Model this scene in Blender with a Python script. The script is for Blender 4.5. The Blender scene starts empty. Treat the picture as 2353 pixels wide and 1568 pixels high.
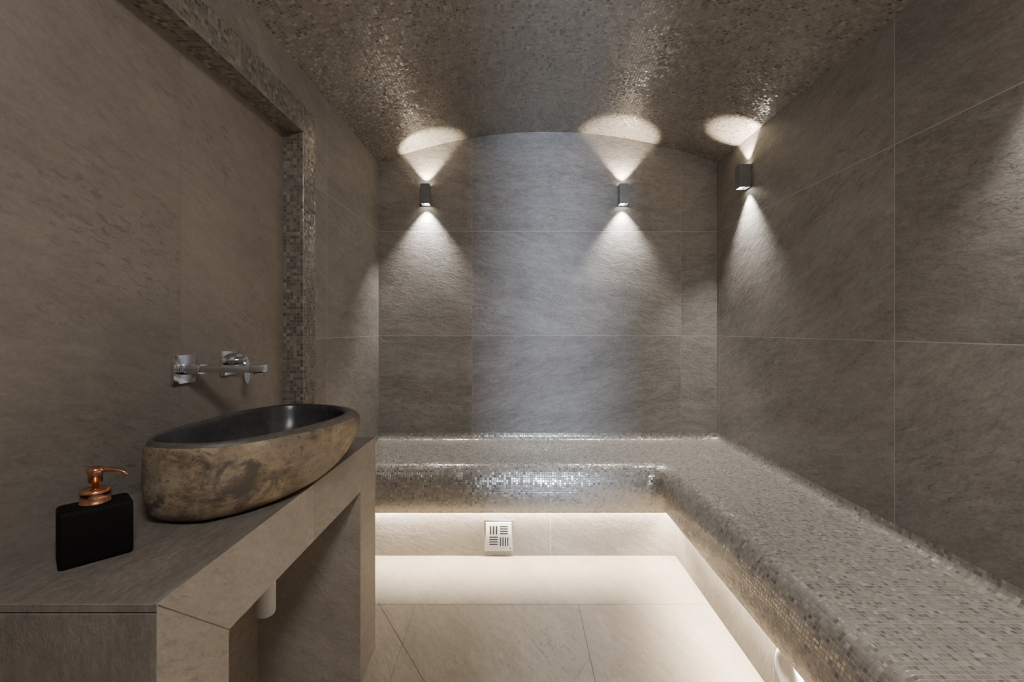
import bpy, bmesh, math, random
from mathutils import Vector, Matrix
random.seed(3)
H=1.1
sc=bpy.context.scene
# ------------------------------------------------------------------ helpers
def link(o,parent=None):
    sc.collection.objects.link(o)
    if parent: o.parent=parent
    return o
def empty(name):
    e=bpy.data.objects.new(name,None); e.empty_display_size=.05
    return link(e)
def boxuv(bm):
    uv=bm.loops.layers.uv.verify()
    for f in bm.faces:
        n=f.normal; a=[abs(n.x),abs(n.y),abs(n.z)]; k=a.index(max(a))
        for l in f.loops:
            c=l.vert.co
            l[uv].uv=(c.y,c.z) if k==0 else ((c.x,c.z) if k==1 else (c.x,c.y))
def finish(bm,name,mats,parent=None,uv=True,smooth=False,angle=None):
    bmesh.ops.recalc_face_normals(bm,faces=bm.faces)
    bm.normal_update()
    if uv: boxuv(bm)
    me=bpy.data.meshes.new(name); bm.to_mesh(me); bm.free()
    for m in (mats if isinstance(mats,(list,tuple)) else [mats]): me.materials.append(m)
    if smooth:
        for p in me.polygons: p.use_smooth=True
    o=link(bpy.data.objects.new(name,me),parent)
    if angle is not None:
        try: me.set_sharp_from_angle(angle=math.radians(angle))
        except Exception: pass
    return o
def addbox(bm,a,b,bev=0,seg=2,mi=0,rot=None):
    t=bmesh.new()
    r=bmesh.ops.create_cube(t,size=1)
    c=[(a[i]+b[i])/2 for i in range(3)]; s=[abs(b[i]-a[i]) for i in range(3)]
    bmesh.ops.scale(t,vec=s,verts=t.verts)
    if bev: bmesh.ops.bevel(t,geom=t.edges[:],offset=bev,segments=seg,profile=.5,affect='EDGES')
    if rot is not None: bmesh.ops.transform(t,matrix=rot,verts=t.verts)
    bmesh.ops.translate(t,vec=c,verts=t.verts)
    for f in t.faces: f.material_index=mi
    me=bpy.data.meshes.new('t'); t.to_mesh(me); t.free(); bm.from_mesh(me); bpy.data.meshes.remove(me)
def box(name,a,b,mat,bev=0,parent=None,smooth=False):
    bm=bmesh.new(); addbox(bm,a,b,bev); return finish(bm,name,mat,parent,smooth=smooth,angle=30 if smooth else None)
def addlathe(bm,prof,center,axis='Z',seg=40,mi=0,mat=None):
    """prof: list of (r,h)"""
    t=bmesh.new(); rings=[]
    for r,h in prof:
        if r<1e-6: rings.append([t.verts.new((0,0,h))])
        else: rings.append([t.verts.new((r*math.cos(2*math.pi*i/seg),r*math.sin(2*math.pi*i/seg),h)) for i in range(seg)])
    for a,b in zip(rings,rings[1:]):
        for i in range(seg):
            j=(i+1)%seg
            vs=[a[i%len(a)],a[j%len(a)],b[j%len(b)],b[i%len(b)]]
            u=[]
            for v in vs:
                if v not in u: u.append(v)
            if len(u)>2: t.faces.new(u)
    if axis=='X': bmesh.ops.rotate(t,matrix=Matrix.Rotation(math.pi/2,3,'Y'),verts=t.verts)
    if axis=='-X': bmesh.ops.rotate(t,matrix=Matrix.Rotation(-math.pi/2,3,'Y'),verts=t.verts)
    if axis=='-Y': bmesh.ops.rotate(t,matrix=Matrix.Rotation(math.pi/2,3,'X'),verts=t.verts)
    bmesh.ops.translate(t,vec=center,verts=t.verts)
    for f in t.faces: f.material_index=mi; f.smooth=True
    me=bpy.data.meshes.new('t'); t.to_mesh(me); t.free(); bm.from_mesh(me); bpy.data.meshes.remove(me)
def addtube(bm,pts,r,seg=16,mi=0):
    t=bmesh.new(); rings=[]
    P=[Vector(p) for p in pts]
    up=Vector((0,0,1))
    for i,p in enumerate(P):
        d=(P[min(i+1,len(P)-1)]-P[max(i-1,0)]).normalized()
        a=d.cross(up); 
        if a.length<.05: a=d.cross(Vector((0,1,0)))
        a.normalize(); b=d.cross(a).normalized()
        rr=r[i] if isinstance(r,(list,tuple)) else r
        rings.append([t.verts.new(p+a*rr*math.cos(2*math.pi*k/seg)+b*rr*math.sin(2*math.pi*k/seg)) for k in range(seg)])
    for A,B in zip(rings,rings[1:]):
        for k in range(seg): t.faces.new([A[k],A[(k+1)%seg],B[(k+1)%seg],B[k]])
    t.faces.new(rings[0]); t.faces.new(rings[-1])
    for f in t.faces: f.material_index=mi; f.smooth=len(f.verts)==4
    me=bpy.data.meshes.new('t'); t.to_mesh(me); t.free(); bm.from_mesh(me); bpy.data.meshes.remove(me)

# ------------------------------------------------------------------ materials
class NT:
    def __init__(s,name):
        s.m=bpy.data.materials.new(name); s.m.use_nodes=True; s.t=s.m.node_tree; s.b=s.t.nodes['Principled BSDF']
    def n(s,ty,**k):
        x=s.t.nodes.new(ty)
        for a,v in k.items(): setattr(x,a,v)
        return x
    def set(s,sock,v):
        if isinstance(v,bpy.types.NodeSocket): s.t.links.new(v,sock)
        else: sock.default_value=v
    def math(s,op,a,b=None,c=None,clamp=False):
        x=s.n('ShaderNodeMath',operation=op); x.use_clamp=clamp; s.set(x.inputs[0],a)
        if b is not None: s.set(x.inputs[1],b)
        if c is not None: s.set(x.inputs[2],c)
        return x.outputs[0]
    def vm(s,op,a,b=None,sc=None):
        x=s.n('ShaderNodeVectorMath',operation=op); s.set(x.inputs[0],a)
        if b is not None: s.set(x.inputs[1],b)
        if sc is not None: s.set(x.inputs[3],sc)
        return x.outputs[0]
    def mix(s,f,a,b,ty='MIX'):
        x=s.n('ShaderNodeMix',data_type='RGBA',blend_type=ty)
        s.set(x.inputs[0],f); s.set(x.inputs[6],a); s.set(x.inputs[7],b); return x.outputs[2]
    def ramp(s,f,st,interp='LINEAR'):
        x=s.n('ShaderNodeValToRGB'); x.color_ramp.interpolation=interp; e=x.color_ramp.elements
        while len(e)<len(st): e.new(.5)
        for el,(p,c) in zip(e,st):
            el.position=p; el.color=(*c,1) if len(c)==3 else c
        s.set(x.inputs[0],f); return x.outputs[0]
    def noise(s,vec,scale,detail=4,rough=.5,dist=0):
        x=s.n('ShaderNodeTexNoise'); s.set(x.inputs['Vector'],vec); x.inputs['Scale'].default_value=scale
        x.inputs['Detail'].default_value=detail; x.inputs['Roughness'].default_value=rough; x.inputs['Distortion'].default_value=dist
        return x.outputs[0]
    def comb(s,a,b,c=0.):
        x=s.n('ShaderNodeCombineXYZ'); s.set(x.inputs[0],a); s.set(x.inputs[1],b); s.set(x.inputs[2],c); return x.outputs[0]
    def maprange(s,v,a,b,c,d):
        x=s.n('ShaderNodeMapRange'); s.set(x.inputs[0],v)
        for i,q in enumerate((a,b,c,d)): s.set(x.inputs[i+1],q)
        return x.outputs[0]
def g3(v): return (v,v,v)

def stone(name,su=1.2,u0=0.,sv=.6,v0=.465,dark=(.135,.120,.106),mid=(.228,.208,.188),light=(.33,.307,.281),grout=(.42,.40,.37),gw=.0013,gwu=None,bump=.55,rough=.5,grain=0.12,seed=0.):
    N=NT(name); b=N.b
    uv=N.n('ShaderNodeUVMap').outputs[0]
    sp=N.n('ShaderNodeSeparateXYZ'); N.set(sp.inputs[0],uv)
    U=N.math('DIVIDE',N.math('SUBTRACT',sp.outputs[0],u0),su); V=N.math('DIVIDE',N.math('SUBTRACT',sp.outputs[1],v0),sv)
    fu,fv=N.math('FLOOR',U),N.math('FLOOR',V)
    wn=N.n('ShaderNodeTexWhiteNoise',noise_dimensions='3D'); N.set(wn.inputs[0],N.comb(fu,fv,seed+.37)); r=wn.outputs[0]
    # distance to joints
    du=N.math('MULTIPLY',N.math('ABSOLUTE',N.math('SUBTRACT',N.math('FRACT',N.math('ADD',U,.5)),.5)),su)
    dv=N.math('MULTIPLY',N.math('ABSOLUTE',N.math('SUBTRACT',N.math('FRACT',N.math('ADD',V,.5)),.5)),sv)
    line=N.math('MAXIMUM',N.math('LESS_THAN',du,gw if gwu is None else gwu),N.math('LESS_THAN',dv,gw))
    # grain coordinates, rotated a bit per tile
    ang=N.math('MULTIPLY_ADD',N.math('SUBTRACT',r,.5),.8,grain)
    vr=N.n('ShaderNodeVectorRotate',rotation_type='Z_AXIS'); N.set(vr.inputs['Vector'],uv); N.set(vr.inputs['Angle'],ang)
    s2=N.n('ShaderNodeSeparateXYZ'); N.set(s2.inputs[0],vr.outputs[0])
    off=N.math('MULTIPLY',r,37.)
    P=N.comb(s2.outputs[0],N.math('MULTIPLY',s2.outputs[1],3.0),off)
    P2=N.comb(s2.outputs[0],N.math('MULTIPLY',s2.outputs[1],1.6),off)
    a=N.noise(P,2.4,8,.66,.2)
    c=N.noise(P,15.,9,.76,.3)
    e=N.noise(P2,85.,6,.75,.3)
    f=N.math('ADD',N.math('ADD',N.math('MULTIPLY',a,.30),N.math('MULTIPLY',c,.34)),N.math('MULTIPLY',e,.36))
    col=N.ramp(f,[(.39,dark),(.5,mid),(.61,light)])
    # darker pitted streaks gathered in patches
    vn=N.noise(P,26.,7,.75,.6)
    patch=N.maprange(N.noise(P2,1.9,4,.6),.47,.68,0.,.75)
    streak=N.maprange(vn,.53,.62,0.,1.)
    col=N.mix(N.math('MULTIPLY',streak,patch,clamp=True),col,(*[q*.58 for q in dark],1))
    col=N.mix(1.,col,N.ramp(r,[(0,g3(.88)),(1,g3(1.1))]),'MULTIPLY')
    col=N.mix(line,col,(*grout,1))
    N.set(b.inputs['Base Color'],col)
    N.set(b.inputs['Roughness'],N.maprange(e,.3,.7,rough-.1,rough+.12))
    b.inputs['Specular IOR Level'].default_value=.5
    hgt=N.math('ADD',N.math('ADD',N.math('MULTIPLY',c,.5),N.math('MULTIPLY',e,.4)),N.math('MULTIPLY',N.noise(P2,22.,5,.65,.6),.65))
    hgt=N.math('SUBTRACT',hgt,N.math('MULTIPLY',line,.3))
    bp=N.n('ShaderNodeBump'); bp.inputs['Strength'].default_value=bump; bp.inputs['Distance'].default_value=.0095
    N.set(bp.inputs['Height'],hgt); N.set(b.inputs['Normal'],bp.outputs[0])
    return N.m

def mosaic(name,size=.0115,pal=None,grout=(.25,.235,.21),tilt=.10,seed=0.,metal=.35):
    N=NT(name); b=N.b
    uv=N.n('ShaderNodeUVMap').outputs[0]
    s=N.vm('SCALE',uv,sc=1/size)
    fl=N.vm('FLOOR',s); fr=N.vm('FRACTION',s)
    wn=N.n('ShaderNodeTexWhiteNoise',noise_dimensions='3D'); N.set(wn.inputs[0],N.vm('ADD',fl,(0,0,seed+.5)))
    wn2=N.n('ShaderNodeTexWhiteNoise',noise_dimensions='3D'); N.set(wn2.inputs[0],N.vm('ADD',fl,(0,0,seed+9.3)))
    sp=N.n('ShaderNodeSeparateXYZ'); N.set(sp.inputs[0],fr)
    m=N.math('MAXIMUM',N.math('ABSOLUTE',N.math('SUBTRACT',sp.outputs[0],.5)),N.math('ABSOLUTE',N.math('SUBTRACT',sp.outputs[1],.5)))
    line=N.math('GREATER_THAN',m,.435)
    pal=pal or [(0,(.20,.184,.16)),(.12,(.315,.285,.242)),(.36,(.37,.338,.29)),(.55,(.29,.27,.238)),(.70,(.41,.378,.325)),(.86,(.345,.328,.30)),(.96,(.48,.46,.42))]
    col=N.ramp(wn.outputs[0],pal,'CONSTANT')
    pn=N.noise(uv,70.,3,.6)
    col=N.mix(1.,col,N.ramp(pn,[(.3,g3(.9)),(.7,g3(1.1))]),'MULTIPLY')
    col=N.mix(line,col,(*grout,1)); N.set(b.inputs['Base Color'],col)
    N.set(b.inputs['Roughness'],N.math('ADD',N.maprange(wn2.outputs[0],0,1,.12,.32),N.math('MULTIPLY',line,.4)))
    N.set(b.inputs['Metallic'],N.math('MULTIPLY',N.math('SUBTRACT',1.,line),metal))
    b.inputs['Specular IOR Level'].default_value=1.
    geo=N.n('ShaderNodeNewGeometry')
    rv=N.vm('SCALE',N.vm('SUBTRACT',wn2.outputs[1],(.5,.5,.5)),sc=tilt*2)
    nn=N.vm('NORMALIZE',N.vm('ADD',geo.outputs['Normal'],rv))
    bp=N.n('ShaderNodeBump'); bp.inputs['Strength'].default_value=.35; bp.inputs['Distance'].default_value=.001
    N.set(bp.inputs['Height'],N.maprange(m,.38,.46,1.,0.)); N.set(bp.inputs['Normal'],nn)
    N.set(b.inputs['Normal'],bp.outputs[0])
    return N.m

def simple(name,col,rough=.5,metal=0.,noise=0.,nscale=40,bump=0.,spec=.5):
    N=NT(name); b=N.b
    tc=N.n('ShaderNodeTexCoord').outputs['Object']
    nz=N.noise(tc,nscale,4,.6)
    c=N.ramp(nz,[(.3,tuple(q*(1-noise) for q in col)),(.7,tuple(min(1,q*(1+noise)) for q in col))])
    N.set(b.inputs['Base Color'],c); b.inputs['Roughness'].default_value=rough; b.inputs['Metallic'].default_value=metal
    b.inputs['Specular IOR Level'].default_value=spec
    if bump:
        bp=N.n('ShaderNodeBump'); bp.inputs['Strength'].default_value=bump; bp.inputs['Distance'].default_value=.002
        N.set(bp.inputs['Height'],nz); N.set(b.inputs['Normal'],bp.outputs[0])
    return N.m
def emis(name,col,st):
    N=NT(name); N.b.inputs['Base Color'].default_value=(.9,.9,.85,1)
    N.b.inputs['Emission Color'].default_value=(*col,1); N.b.inputs['Emission Strength'].default_value=st
    return N.m

m_back=stone('stone_tile_back',u0=-.25,seed=1.,gwu=.0004,gw=.001,bump=.6)
m_right=stone('stone_tile_right',u0=1.39,seed=2.,grain=.2)
m_left=stone('stone_tile_left',u0=1.9,su=1.2,seed=3.)
m_niche=stone('stone_tile_niche',u0=1.171,su=1.2,sv=3.,v0=-.5,seed=4.,mid=(.218,.189,.163),dark=(.168,.144,.123),light=(.27,.24,.21),grout=(.17,.148,.128),gw=.0007,bump=.4,grain=.08)
m_counter=stone('stone_tile_counter',u0=1.096,su=1.2,sv=5.,v0=-1.1,seed=5.,mid=(.325,.288,.248),dark=(.25,.22,.188),light=(.405,.368,.323),grout=(.16,.14,.12),gw=.0007,bump=.45,grain=.5)
m_ctop=stone('stone_tile_countertop',u0=2.3,su=4,sv=4.,v0=-1.1,seed=6.,mid=(.168,.145,.125),dark=(.115,.099,.085),light=(.235,.208,.182),bump=.45,grain=1.2)
m_floor=stone('stone_tile_floor',u0=-9.,su=30,v0=-9,sv=30,seed=7.,mid=(.262,.219,.168),dark=(.195,.16,.12),light=(.34,.292,.232),bump=.45,rough=.42,grain=.8)
m_riser=stone('stone_tile_riser',u0=.17,su=1.2,sv=2.,v0=-1,seed=8.,mid=(.225,.20,.172),dark=(.16,.141,.12),light=(.30,.272,.24),bump=.45,grain=.8)
m_mos=mosaic('mosaic_bench',size=.0112,seed=1.,tilt=.07)
m_mosc=mosaic('mosaic_ceiling',size=.0122,seed=2.,pal=[(0,(.16,.144,.124)),(.09,(.275,.248,.208)),(.40,(.32,.29,.246)),(.62,(.255,.231,.197)),(.76,(.35,.32,.272)),(.93,(.30,.28,.248))],grout=(.25,.228,.195),tilt=.08)
m_most=mosaic('mosaic_trim',size=.0125,seed=3.,tilt=.05,pal=[(0,(.115,.107,.09)),(.2,(.185,.170,.143)),(.45,(.245,.222,.184)),(.7,(.15,.138,.117)),(.88,(.30,.274,.228))],grout=(.185,.168,.14),metal=.2)
m_chrome=simple('chrome',(.75,.76,.78),.09,1.,.02)
m_steel=simple('brushed_steel',(.62,.60,.57),.3,1.,.06,90)
m_dark=simple('satin_steel_grey',(.34,.35,.36),.28,.85,.06)
m_copper=simple('copper',(.72,.36,.22),.24,1.,.12,60)
m_black=simple('matte_black_ceramic',(.006,.0055,.0055),.7,0,.2,90,.1,.1)
m_white=simple('white_plastic',(.75,.74,.71),.35,0,.03)
m_grate=simple('painted_white_metal',(.66,.64,.60),.35,0,.04)
m_slot=simple('slot_shadow',(.03,.028,.025),.8)
m_joint=simple('grout_dark',(.12,.10,.08),.8)
m_lens=emis('lamp_lens',(1,.9,.75),40.)
m_led=emis('led_tape',(1,.87,.68),430.)
m_frame=simple('door_frame_paint',(.12,.11,.10),.5)

# ------------------------------------------------------------------ room shell
XL,XN,XR=-.7875,-.863,1.157
YB,YF=2.615,-.75
T=.12
zs=H+.9575; zp=H+1.1375
box('floor',(XN-.1,YF-2.4,-.1),(XR+.1,YB+.1,0),m_floor)
fl=bpy.data.objects['floor']
def strip(p,q,z,w=.0013,name='joint',parent=None,mat=None):
    p=Vector((*p,z)); q=Vector((*q,z)); d=(q-p).normalized(); s=Vector((-d.y,d.x,0))*w
    bm=bmesh.new(); vs=[bm.verts.new(v) for v in (p-s,q-s,q+s,p+s)]; bm.faces.new(vs)
    return finish(bm,name,mat or m_joint,parent)
strip((-.86,1.82),(.776,1.82),.0006,name='joint_cross',parent=fl)
strip((.25,1.82),(.244,-.6),.0006,name='joint_long',parent=fl)
strip((-.40,1.82),(-.36,-.6),.0006,.0006,name='joint_long_b',parent=fl)
strip((-.558,1.84),(-.05,1.06),.0007,name='fall_cut_a',parent=fl)
strip((.25,1.53),(-.05,1.06),.0007,.0006,name='fall_cut_b',parent=fl)
# ceiling vault
def vault():
    c=XR-XL; h=zp-zs; R=c*c/8/h+h/2; cx=(XL+XR)/2; cz=zp-R; a0=math.asin(c/2/R); n=72
    bm=bmesh.new(); uvl=bm.loops.layers.uv.verify()
    ys=[YF-.0,.3,1.2,2.0,YB]
    for r0,s in ((R,0),(R+.1,1)):
        grid=[[bm.verts.new((cx+r0*math.sin(-a0+2*a0*i/n),y,cz+r0*math.cos(-a0+2*a0*i/n))) for y in ys] for i in range(n+1)]
        for i in range(n):
            for j in range(len(ys)-1):
                f=bm.faces.new([grid[i][j],grid[i][j+1],grid[i+1][j+1],grid[i+1][j]])
                for l,(ii,jj) in zip(f.loops,((i,j),(i,j+1),(i+1,j+1),(i+1,j))):
                    l[uvl].uv=(R*2*a0*ii/n,ys[jj])
                f.smooth=True
                if s==1: f.normal_flip()
    me=bpy.data.meshes.new('ceiling'); 
    bm.normal_update()
    for f in bm.faces:
        inner=(Vector((f.calc_center_median().x-cx,0,f.calc_center_median().z-cz)).length<R+.05)
        rad=Vector((f.calc_center_median().x-cx,0,f.calc_center_median().z-cz))
        if inner==(f.normal.dot(rad)>0): f.normal_flip()
    bm.to_mesh(me); bm.free(); me.materials.append(m_mosc)
    return link(bpy.data.objects.new('ceiling',me))
vault()
box('wall_back',(XN-.1,YB,0),(XR+T,YB+T,2.4),m_back)
box('wall_right',(XR,YF-T,0),(XR+T,YB,2.4),m_right)
wl=empty('wall_left')
box('tile_end',(XL-.2,1.787,0),(XL,YB,2.2),m_left,parent=wl)
box('tile_over_niche',(XL-.2,YF,H+.834),(XL,1.787,2.2),m_left,parent=wl)
box('tile_niche',(XN-.12,YF,0),(XN,1.688,H+.734),m_niche,parent=wl)
box('tile_niche_lower',(XN,.769,0),(-.806,1.43,.56),m_counter,parent=wl)
tn=empty('trim_1')
bm=bmesh.new(); addbox(bm,(XN-.12,1.688,0),(XL+.002,1.787,H+.834),.004,3); finish(bm,'mosaic_jamb',m_most,tn)
bm=bmesh.new(); addbox(bm,(XN-.12,YF,H+.734),(XL+.002,1.688,H+.834),.004,3); finish(bm,'mosaic_header',m_most,tn)
# front wall with doorway (behind the viewer), a slit sized to shape the cool back-wall streak
wf=empty('wall_front')
DX0,DX1=.09,.30
box('tile_a',(XN-.1,YF-T,0),(DX0-.04,YF,2.4),m_left,parent=wf)
box('tile_b',(DX1+.04,YF-T,0),(XR,YF,2.4),m_left,parent=wf)
box('tile_c',(DX0-.04,YF-T,2.1),(DX1+.04,YF,2.4),m_left,parent=wf)
dr=empty('door_1')
box('jamb_l',(DX0-.04,YF-T,0),(DX0,YF+.01,2.1),m_frame,.003,parent=dr)
box('jamb_r',(DX1,YF-T,0),(DX1+.04,YF+.01,2.1),m_frame,.003,parent=dr)
box('head',(DX0,YF-T,2.06),(DX1,YF+.01,2.1),m_frame,.003,parent=dr)

# ------------------------------------------------------------------ bench
bz=H-.635
XRI,YRI=.776,2.213
def bench():
    prof=[] # (kind, value, z) kind 'w' = distance from wall, 'o' = overhang from riser
    r=.03
    prof.append(('w',0.0005,bz+r+.012))
    for i in range(9):
        a=math.pi/2*i/8
        prof.append(('w',.0005+r-r*math.cos(a),bz+r-r*math.sin(a)))
    for t in (.12,.2,.3): prof.append(('w',t,bz))
    co=.03; A=.075; B=.12
    for i in range(25):
        a=math.pi*i/24
        prof.append(('o',co+A*math.sin(a)**.9 if 0<i<24 else co,bz-B+B*math.cos(a)))
    prof.append(('o',.028,bz-2*B+.03)); prof.append(('o',0.0,bz-2*B+.03))
    def bp(k,v): return YB-v if k=='w' else YRI-v
    def rp(k,v): return XR-v if k=='w' else XRI-v
    bm=bmesh.new(); uvl=bm.loops.layers.uv.verify()
    Ls=[0]
    for a,b in zip(prof,prof[1:]):
        Ls.append(Ls[-1]+math.hypot(bp(a[0],a[1])-bp(b[0],b[1]),a[2]-b[2]))
    nb=20; nr=24
    def run(getp,getu,n):
        g=[[bm.verts.new(getp(i/n,p)) for p in prof] for i in range(n+1)]
        for i in range(n):
            for j in range(len(prof)-1):
                f=bm.faces.new([g[i][j],g[i+1][j],g[i+1][j+1],g[i][j+1]]); f.smooth=True
                for l,(ii,jj) in zip(f.loops,((i,j),(i+1,j),(i+1,j+1),(i,j+1))):
                    l[uvl].uv=(getu(g[ii][jj].co),Ls[jj])
    run(lambda t,p:(XL+(rp(p[0],p[1])-XL)*t,bp(p[0],p[1]),p[2]),lambda c:c.x,nb)
    run(lambda t,p:(rp(p[0],p[1]),bp(p[0],p[1])+(YF-bp(p[0],p[1]))*t,p[2]),lambda c:c.y+.003,nr)
    bmesh.ops.remove_doubles(bm,verts=bm.verts,dist=.00005)
    bmesh.ops.recalc_face_normals(bm,faces=bm.faces)
    up=[f for f in bm.faces if abs(f.normal.z)>.95 and abs(f.calc_center_median().z-bz)<.001]
    if up and up[0].normal.z<0:
        for f in bm.faces: f.normal_flip()
    me=bpy.data.meshes.new('seat'); bm.to_mesh(me); bm.free(); me.materials.append(m_mos)
    return me
be=empty('built_in_bench')
link(bpy.data.objects.new('mosaic_seat',bench()),be)
zu=bz-.24+.03
box('riser_back',(XL,YRI,0),(XRI,YB,zu),m_riser,parent=be)
box('riser_right',(XRI,YF,0),(XR,YB,zu),m_riser,parent=be)
ls=empty('led_strip_light')
bm=bmesh.new(); z=bz-.24+.016
for q in ([(XL,YRI-.003),(XRI-.003,YRI-.003),(XRI-.021,YRI-.021),(XL,YRI-.021)],[(XRI-.003,YRI-.003),(XRI-.003,YF),(XRI-.021,YF),(XRI-.021,YRI-.021)]):
    lo=[bm.verts.new((*p,z)) for p in q]; hi=[bm.verts.new((*p,z+.002)) for p in q]
    bm.faces.new(lo); bm.faces.new(hi)
    for i in range(4): bm.faces.new([lo[i],lo[(i+1)%4],hi[(i+1)%4],hi[i]])
finish(bm,'tape',m_led,ls)

# ------------------------------------------------------------------ sconces
def sconce(pos,yaw,e=52,eu=27,ecol=(1,.95,.89),ucol=(1,.85,.66)):
    """pos on wall (x,y,z centre), yaw so local -Y points off the wall"""
    E=empty('wall_sconce'); E.location=pos; E.rotation_euler=(0,0,yaw)
    w,h,d=.05,.112,.052; t=.003
    bm=bmesh.new()
    g=.006
    addbox(bm,(-.02,-.008,-.035),(.02,0,.035))                         # wall bracket
    addbox(bm,(-w/2,-g-t,-h/2),(w/2,-g,h/2)); addbox(bm,(-w/2,-g-d,-h/2),(w/2,-g-d+t,h/2))
    addbox(bm,(-w/2,-g-d+t,-h/2),(-w/2+t,-g-t,h/2)); addbox(bm,(w/2-t,-g-d+t,-h/2),(w/2,-g-t,h/2))
    addbox(bm,(-w/2+t,-g-d+t,-h/2+.012),(w/2-t,-g-t,h/2-.012))
    o=finish(bm,'housing',m_dark,E)
    for s in (1,-1):
        bm=bmesh.new(); addlathe(bm,[(0,0),(.016,0),(.016,.003*1),(0,.003)],(0,-g-d/2,s*(h/2-.010)-.0015),seg=24)
        finish(bm,'lens',m_lens,E,uv=False)
        L=bpy.data.lights.new('sconce_beam','SPOT'); L.energy=eu if s>0 else e; L.color=ucol if s>0 else ecol
        L.spot_size=math.radians(84); L.spot_blend=.45 if s>0 else .9; L.shadow_soft_size=.008
        lo=link(bpy.data.objects.new('beam',L),E); lo.location=(0,-g-d/2,s*(h/2+.001))
        lo.rotation_euler=(math.pi if s>0 else 0,0,0)
    return E
SZ=H+.767
sconce((-.51,YB,SZ),0)
sconce((.61,YB,SZ),0)
sconce((XR,2.255,SZ-.01),-math.pi/2)
sconce((XR,.88,SZ),-math.pi/2)
sconce((XR,-.35,SZ),-math.pi/2)  # extra sconce out of view, added for general ambient light

# ------------------------------------------------------------------ vanity counter
XC=-.485; ct=H-.371; cb=H-.507
vc=empty('vanity_counter')
bm=bmesh.new()
addbox(bm,(XN,.615,ct-.012),(XC,1.57,ct),.001,1,mi=1)
addbox(bm,(XN,.7690,cb),(XC-.0005,1.421,ct-.0125),.0)
addbox(bm,(XN,.6155,0),(XC-.0005,.769,ct-.0135),.001,1,mi=1)
addbox(bm,(XN,1.421,0),(XC-.0005,1.5695,ct-.0125),.001,1)
# facing that hides the top slab edge on the front
addbox(bm,(XC-.0005,.615,cb),(XC+.0005,1.57,ct+.0002),0)
addbox(bm,(XC-.0005,.615,0),(XC+.0005,.769,cb),0)
addbox(bm,(XC-.0005,1.421,0),(XC+.0005,1.57,cb),0)
finish(bm,'tiled_body',[m_counter,m_ctop],vc)
def jline(p,q,w=.0008,x=XC+.0009):
    p=Vector((x,*p)); q=Vector((x,*q)); d=(q-p).normalized(); s=Vector((0,-d.z,d.y))*w
    bm=bmesh.new(); bm.faces.new([bm.verts.new(v) for v in (p-s,q-s,q+s,p+s)]); finish(bm,'mitre_joint',m_joint,vc)
jline((.616,ct-.002),(.769,cb))
jline((1.569,ct-.002),(1.421,cb))

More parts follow.
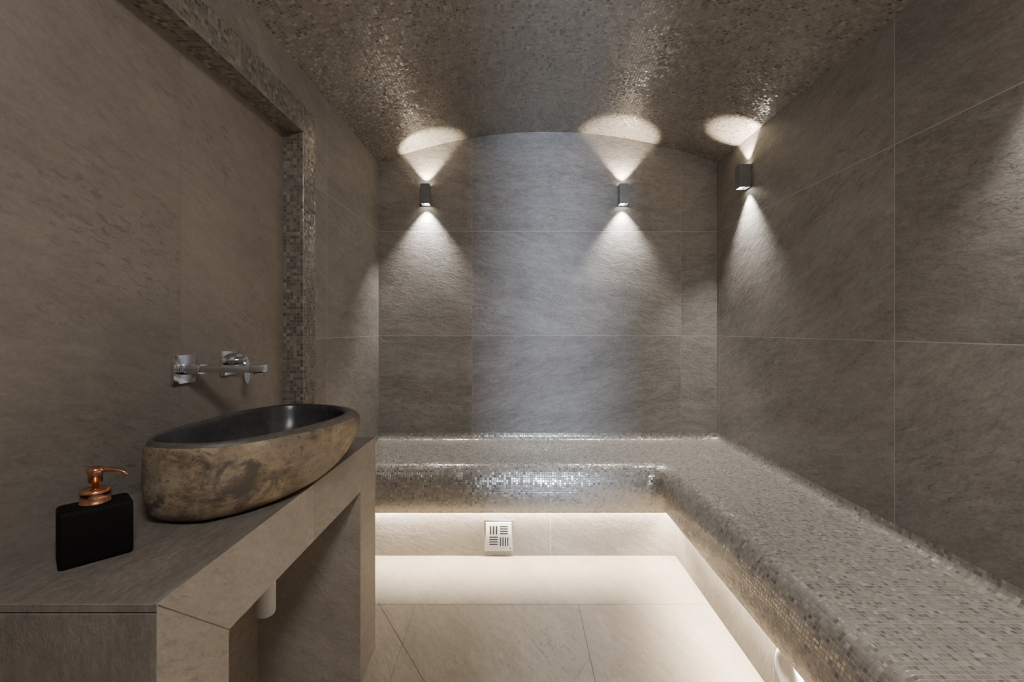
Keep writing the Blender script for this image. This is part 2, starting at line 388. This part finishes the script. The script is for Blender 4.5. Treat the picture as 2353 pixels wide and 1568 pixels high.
# ------------------------------------------------------------------ stone basin
def basin():
    def interp(key,a):
        pts=key; n=len(pts)
        t=a/(2*math.pi)*n; i=int(t)%n; f=t-int(t)
        p=[Vector(pts[(i+k-1)%n]) for k in range(4)]
        return .5*((2*p[1])+(-p[0]+p[2])*f+(2*p[0]-5*p[1]+4*p[2]-p[3])*f*f+(-p[0]+3*p[1]-3*p[2]+p[3])*f**3)
    zr=H-.22
    inner=[(-.645,.872,zr+.002),(-.575,.892,zr),(-.515,.965,zr),(-.475,1.08,zr-.002),(-.458,1.2,zr-.003),(-.50,1.29,zr-.003),(-.575,1.335,zr-.002),(-.665,1.332,zr),(-.73,1.24,zr),(-.752,1.10,zr),(-.752,.98,zr),(-.712,.893,zr+.002)]
    cen=Vector((-.61,1.1,0))
    th=[.014,.015,.022,.034,.044,.040,.028,.022,.018,.015,.013,.012]
    def off(pts,k,z,add=0.):
        out=[]
        for p,t in zip(pts,th):
            v=Vector(p); d=(v-Vector((cen.x,cen.y,v.z))).normalized(); v=v+d*(t*k+add); out.append((v.x,v.y,p[2]+z)); 
        return out
    def scl(f,fy,z,dc=(0,0)):
        out=[]
        for p,t in zip(inner,th):
            v=Vector(p); d=(v-Vector((cen.x,cen.y,v.z))).normalized(); v=v+d*t
            out.append((cen.x+dc[0]+(v.x-cen.x)*f,cen.y+dc[1]+(v.y-cen.y)*fy,z))
        return out
    zb=ct+.0005
    levels=[
     (scl(.0,.0,zb+.03,(0,0)),1),
     (scl(.55,.55,zb+.034,(0,-.0)),1),
     (scl(.74,.78,zb+.055,(0,-.0)),1),
     (scl(.85,.87,zb+.10),1),
     (off(inner,0.,-.012,-.004),1),
     (off(inner,0.,-.001,.0),1),
     (off(inner,.15,.002),2),
     (off(inner,.6,.001),2),
     (off(inner,.95,-.006),2),
     (off(inner,1.1,-.018,.002),0),
     (off(inner,1.04,-.042,.003),0),
     (scl(1.0,.955,zb+.082,(.0,-.020)),0),
     (scl(.955,.88,zb+.056,(.0,-.043)),0),
     (scl(.87,.78,zb+.032,(-.002,-.066)),0),
     (scl(.75,.68,zb+.013,(-.002,-.086)),0),
     (scl(.60,.56,zb+.002,(-.002,-.098)),0),
     (scl(.42,.38,zb,(-.002,-.098)),0),
     (scl(0,0,zb,(-.002,-.098)),0)]
    n=96; bm=bmesh.new(); rings=[]
    for li,(lv,mi) in enumerate(levels):
        ring=[]
        if li in (0,len(levels)-1):
            rings.append([bm.verts.new(lv[0])]); continue
        for k in range(n):
            a=2*math.pi*k/n; p=interp(lv,a)
            if 9<=li<=14:
                w=.003*math.sin(3*a+1.3+li*.3)+.002*math.sin(7*a+li*.8)+.0013*math.sin(13*a+li)
                d=(p-Vector((cen.x,cen.y,p.z))).normalized(); p=p+d*w
            ring.append(bm.verts.new(p))
        rings.append(ring)
    for ri,(a,b) in enumerate(zip(rings,rings[1:])):
        for k in range(n):
            j=(k+1)%n
            vs=[]
            for v in (a[k%len(a)],a[j%len(a)],b[j%len(b)],b[k%len(b)]):
                if v not in vs: vs.append(v)
            f=bm.faces.new(vs); f.material_index=levels[ri+1][1] if levels[ri][1]!=1 else 1; f.smooth=True
    N=NT('river_stone_skin'); tc=N.n('ShaderNodeTexCoord').outputs['Object']
    st=N.vm('MULTIPLY',tc,(1,1,1.6))
    a=N.noise(st,9.,8,.68,.8); c=N.noise(st,38.,7,.7,.3); d=N.noise(st,4.5,3,.5,.2)
    f=N.math('ADD',N.math('MULTIPLY',a,.62),N.math('MULTIPLY',c,.38))
    col=N.ramp(f,[(.36,(.048,.035,.025)),(.45,(.135,.10,.064)),(.53,(.245,.185,.118)),(.65,(.37,.30,.205))])
    col=N.mix(N.maprange(d,.52,.66,0.,.55),col,(.17,.15,.12,1))
    sp=N.math('GREATER_THAN',N.noise(st,120.,2,.5),.66)
    col=N.mix(N.math('MULTIPLY',sp,.6),col,(.05,.03,.02,1))
    ch=N.noise(tc,14.,5,.7,.5)
    col=N.mix(N.maprange(ch,.57,.66,0.,.85),col,(.045,.038,.032,1))
    N.set(N.b.inputs['Base Color'],col); N.b.inputs['Roughness'].default_value=.6
    bp=N.n('ShaderNodeBump'); bp.inputs['Strength'].default_value=.7; bp.inputs['Distance'].default_value=.006; N.set(bp.inputs['Height'],f); N.set(N.b.inputs['Normal'],bp.outputs[0])
    m2=simple('honed_dark_stone',(.032,.031,.033),.3,0,.35,60,.15)
    m3=simple('rim_stone',(.085,.075,.065),.5,0,.3,70,.3)
    ob=finish(bm,'stone_vessel_basin',[N.m,m2,m3],uv=True)
    s=ob.modifiers.new('sub','SUBSURF'); s.levels=1; s.render_levels=1
    return ob
basin()

# ------------------------------------------------------------------ faucet
fa=empty('wall_mounted_faucet')
zf=H-.101
bm=bmesh.new()
addbox(bm,(XN,1.137,zf-.038),(XN+.008,1.216,zf+.036),.0012,2)       # spout plate
addbox(bm,(XN,1.325,zf-.034),(XN+.008,1.405,zf+.038),.0012,2)       # mixer plate
addbox(bm,(XN+.008,1.158,zf-.014),(XN+.055,1.196,zf+.012),.002,2)      # block at spout root
finish(bm,'plates',m_chrome,fa,smooth=True,angle=40)
bm=bmesh.new()
addbox(bm,(XN+.008,1.161,zf-.008),(-.655,1.193,zf+.008),.0015,2)
addbox(bm,(-.682,1.160,zf-.010),(-.646,1.194,zf+.011),.004,3)
addlathe(bm,[(0,0),(.010,0),(.010,.006),(0,.006)],(-.666,1.177,zf-.015),seg=24)
finish(bm,'spout',m_chrome,fa,smooth=True,angle=40)
bm=bmesh.new()
addlathe(bm,[(0,0),(.023,0),(.023,.022),(.021,.026),(0,.026)],(XN+.008,1.365,zf+.008),axis='X',seg=40)
addlathe(bm,[(0,0),(.013,0),(.013,.02),(0,.02)],(XN+.034,1.365,zf+.008),axis='X',seg=30)
pts=[]
for i in range(28):
    a=2*math.pi*i/28
    wy=.016 if math.sin(a)<0 else .013
    pts.append((wy*math.cos(a)*(1.0),.030*math.copysign(abs(math.sin(a))**.8,math.sin(a))))
lo=[bm.verts.new((XN+.050,1.368+p[0],zf-.024+p[1]*1.2)) for p in pts]
hi=[bm.verts.new((XN+.057,1.368+p[0],zf-.024+p[1]*1.2)) for p in pts]
bm.faces.new(lo); bm.faces.new(hi)
for i in range(28): bm.faces.new([lo[i],lo[(i+1)%28],hi[(i+1)%28],hi[i]])
finish(bm,'lever',m_chrome,fa,smooth=True,angle=40)

# ------------------------------------------------------------------ soap dispenser
sd=empty('soap_dispenser')
ang=math.atan2(.061,.056); R=Matrix.Rotation(ang,4,'Z')
cx,cy=-.688,.745; hb=.088
bm=bmesh.new()
addbox(bm,(cx-.045,cy-.029,ct+.0005),(cx+.045,cy+.029,ct+hb),.006,4,rot=R)
finish(bm,'bottle',m_black,sd,smooth=True,angle=50)
bm=bmesh.new(); z0=ct+hb-.001
addlathe(bm,[(0,0),(.0205,0),(.0205,.004),(.0195,.005),(.0195,.018),(.0205,.019),(.0205,.022),(.016,.025),(.0,.025)],(cx,cy,z0),seg=40)
addlathe(bm,[(0,0),(.0045,0),(.0045,.012),(.009,.013),(.0095,.027),(.011,.029),(.011,.034),(.0085,.037),(0,.037)],(cx,cy,z0+.022),seg=32)
zt=z0+.053
addtube(bm,[(cx,cy,zt),(cx+.02,cy+.004,zt+.001),(cx+.030,cy+.007,zt-.001),(cx+.040,cy+.009,zt-.005),(cx+.044,cy+.01,zt-.009)],[.0038,.0034,.003,.0027,.0024],16)
finish(bm,'pump',m_copper,sd,uv=False)

# ------------------------------------------------------------------ bottle trap
bt=empty('basin_bottle_trap')
bm=bmesh.new()
addlathe(bm,[(0,0),(.016,0),(.021,.003),(.0235,.010),(.0235,.085),(.020,.095),(.016,.10),(.016,.145),(0,.145)],(-.65,1.184,cb-.2-.035+.0),seg=36)
addtube(bm,[(-.65,1.184,cb-.15),(-.72,1.184,cb-.15),(-.806,1.184,cb-.15)],.014,20)
addlathe(bm,[(0,0),(.016,0),(.016,.095),(0,.095)],(-.65,1.184,cb-.095),seg=30)
finish(bm,'trap_body',m_white,bt,uv=False)

# ------------------------------------------------------------------ vent grille
vg=empty('drain_vent_grille')
gx,gz=-.082,H-1.0; yw=YRI
bm=bmesh.new()
addbox(bm,(gx-.071,yw-.006,gz-.075),(gx+.071,yw,gz+.075),.0015,2)
finish(bm,'rim_plate',m_steel,vg,smooth=True,angle=30)
bm=bmesh.new(); addbox(bm,(gx-.062,yw-.009,gz-.066),(gx+.062,yw-.006,gz+.066),.001,2); finish(bm,'face_plate',m_grate,vg,smooth=True,angle=30)
bm=bmesh.new(); y0=yw-.0096
def slot(x0,x1,z0,z1): addbox(bm,(gx+x0,y0,gz+z0),(gx+x1,yw-.007,gz+z1))
for i in range(4):
    slot(.006,.044,.043-.0115*i,.049-.0115*i)
    slot(-.046,-.006,-.0085-.0115*i,-.0025-.0115*i)
for i in range(3):
    slot(-.044+.0145*i,-.036+.0145*i,.008,.049)
for i in range(4):
    slot(.006+.0115*i,.012+.0115*i,-.048,-.006)
addlathe(bm,[(0,0),(.003,0),(.003,.002),(0,.002)],(gx+.055,yw-.009,gz-.059),axis='-Y',seg=16)
finish(bm,'slots',m_slot,vg)
# steam outlet on the right riser
bm=bmesh.new()
addlathe(bm,[(0,0),(.064,0),(.064,.006),(.058,.012),(.040,.014),(.038,.010),(0,.010)],(XRI,1.285,H-.97),axis='-X',seg=56)
finish(bm,'steam_outlet_cover',m_white,uv=False)

# ------------------------------------------------------------------ lights
def area(name,loc,tgt,sx,sy,e,col):
    L=bpy.data.lights.new(name,'AREA'); L.shape='RECTANGLE'; L.size=sx; L.size_y=sy; L.energy=e; L.color=col
    o=link(bpy.data.objects.new(name,L)); o.location=loc
    o.rotation_euler=(Vector(tgt)-Vector(loc)).to_track_quat('-Z','Y').to_euler()
    return o
area('daylight_through_door',(.18,-2.5,1.5),(.2,YF,1.5),.22,1.2,290,(.62,.76,1.))
area('added_rear_fill',(.3,-.35,2.17),(.1,.5,.0),.35,.35,23,(1,.96,.92))  # unseen fill behind the camera, added to lift the ambient level
w=bpy.data.worlds.new('world'); sc.world=w; w.use_nodes=True
w.node_tree.nodes['Background'].inputs[0].default_value=(.02,.02,.022,1); w.node_tree.nodes['Background'].inputs[1].default_value=1

cam=bpy.data.cameras.new('camera'); co=link(bpy.data.objects.new('camera',cam)); sc.camera=co
cam.lens=16; cam.sensor_width=36; cam.sensor_fit='HORIZONTAL'; cam.clip_start=.02
co.location=(0,0,H); co.rotation_euler=(math.pi/2,0,0)
cam.shift_x=-8.5/2353; cam.shift_y=-26/2353
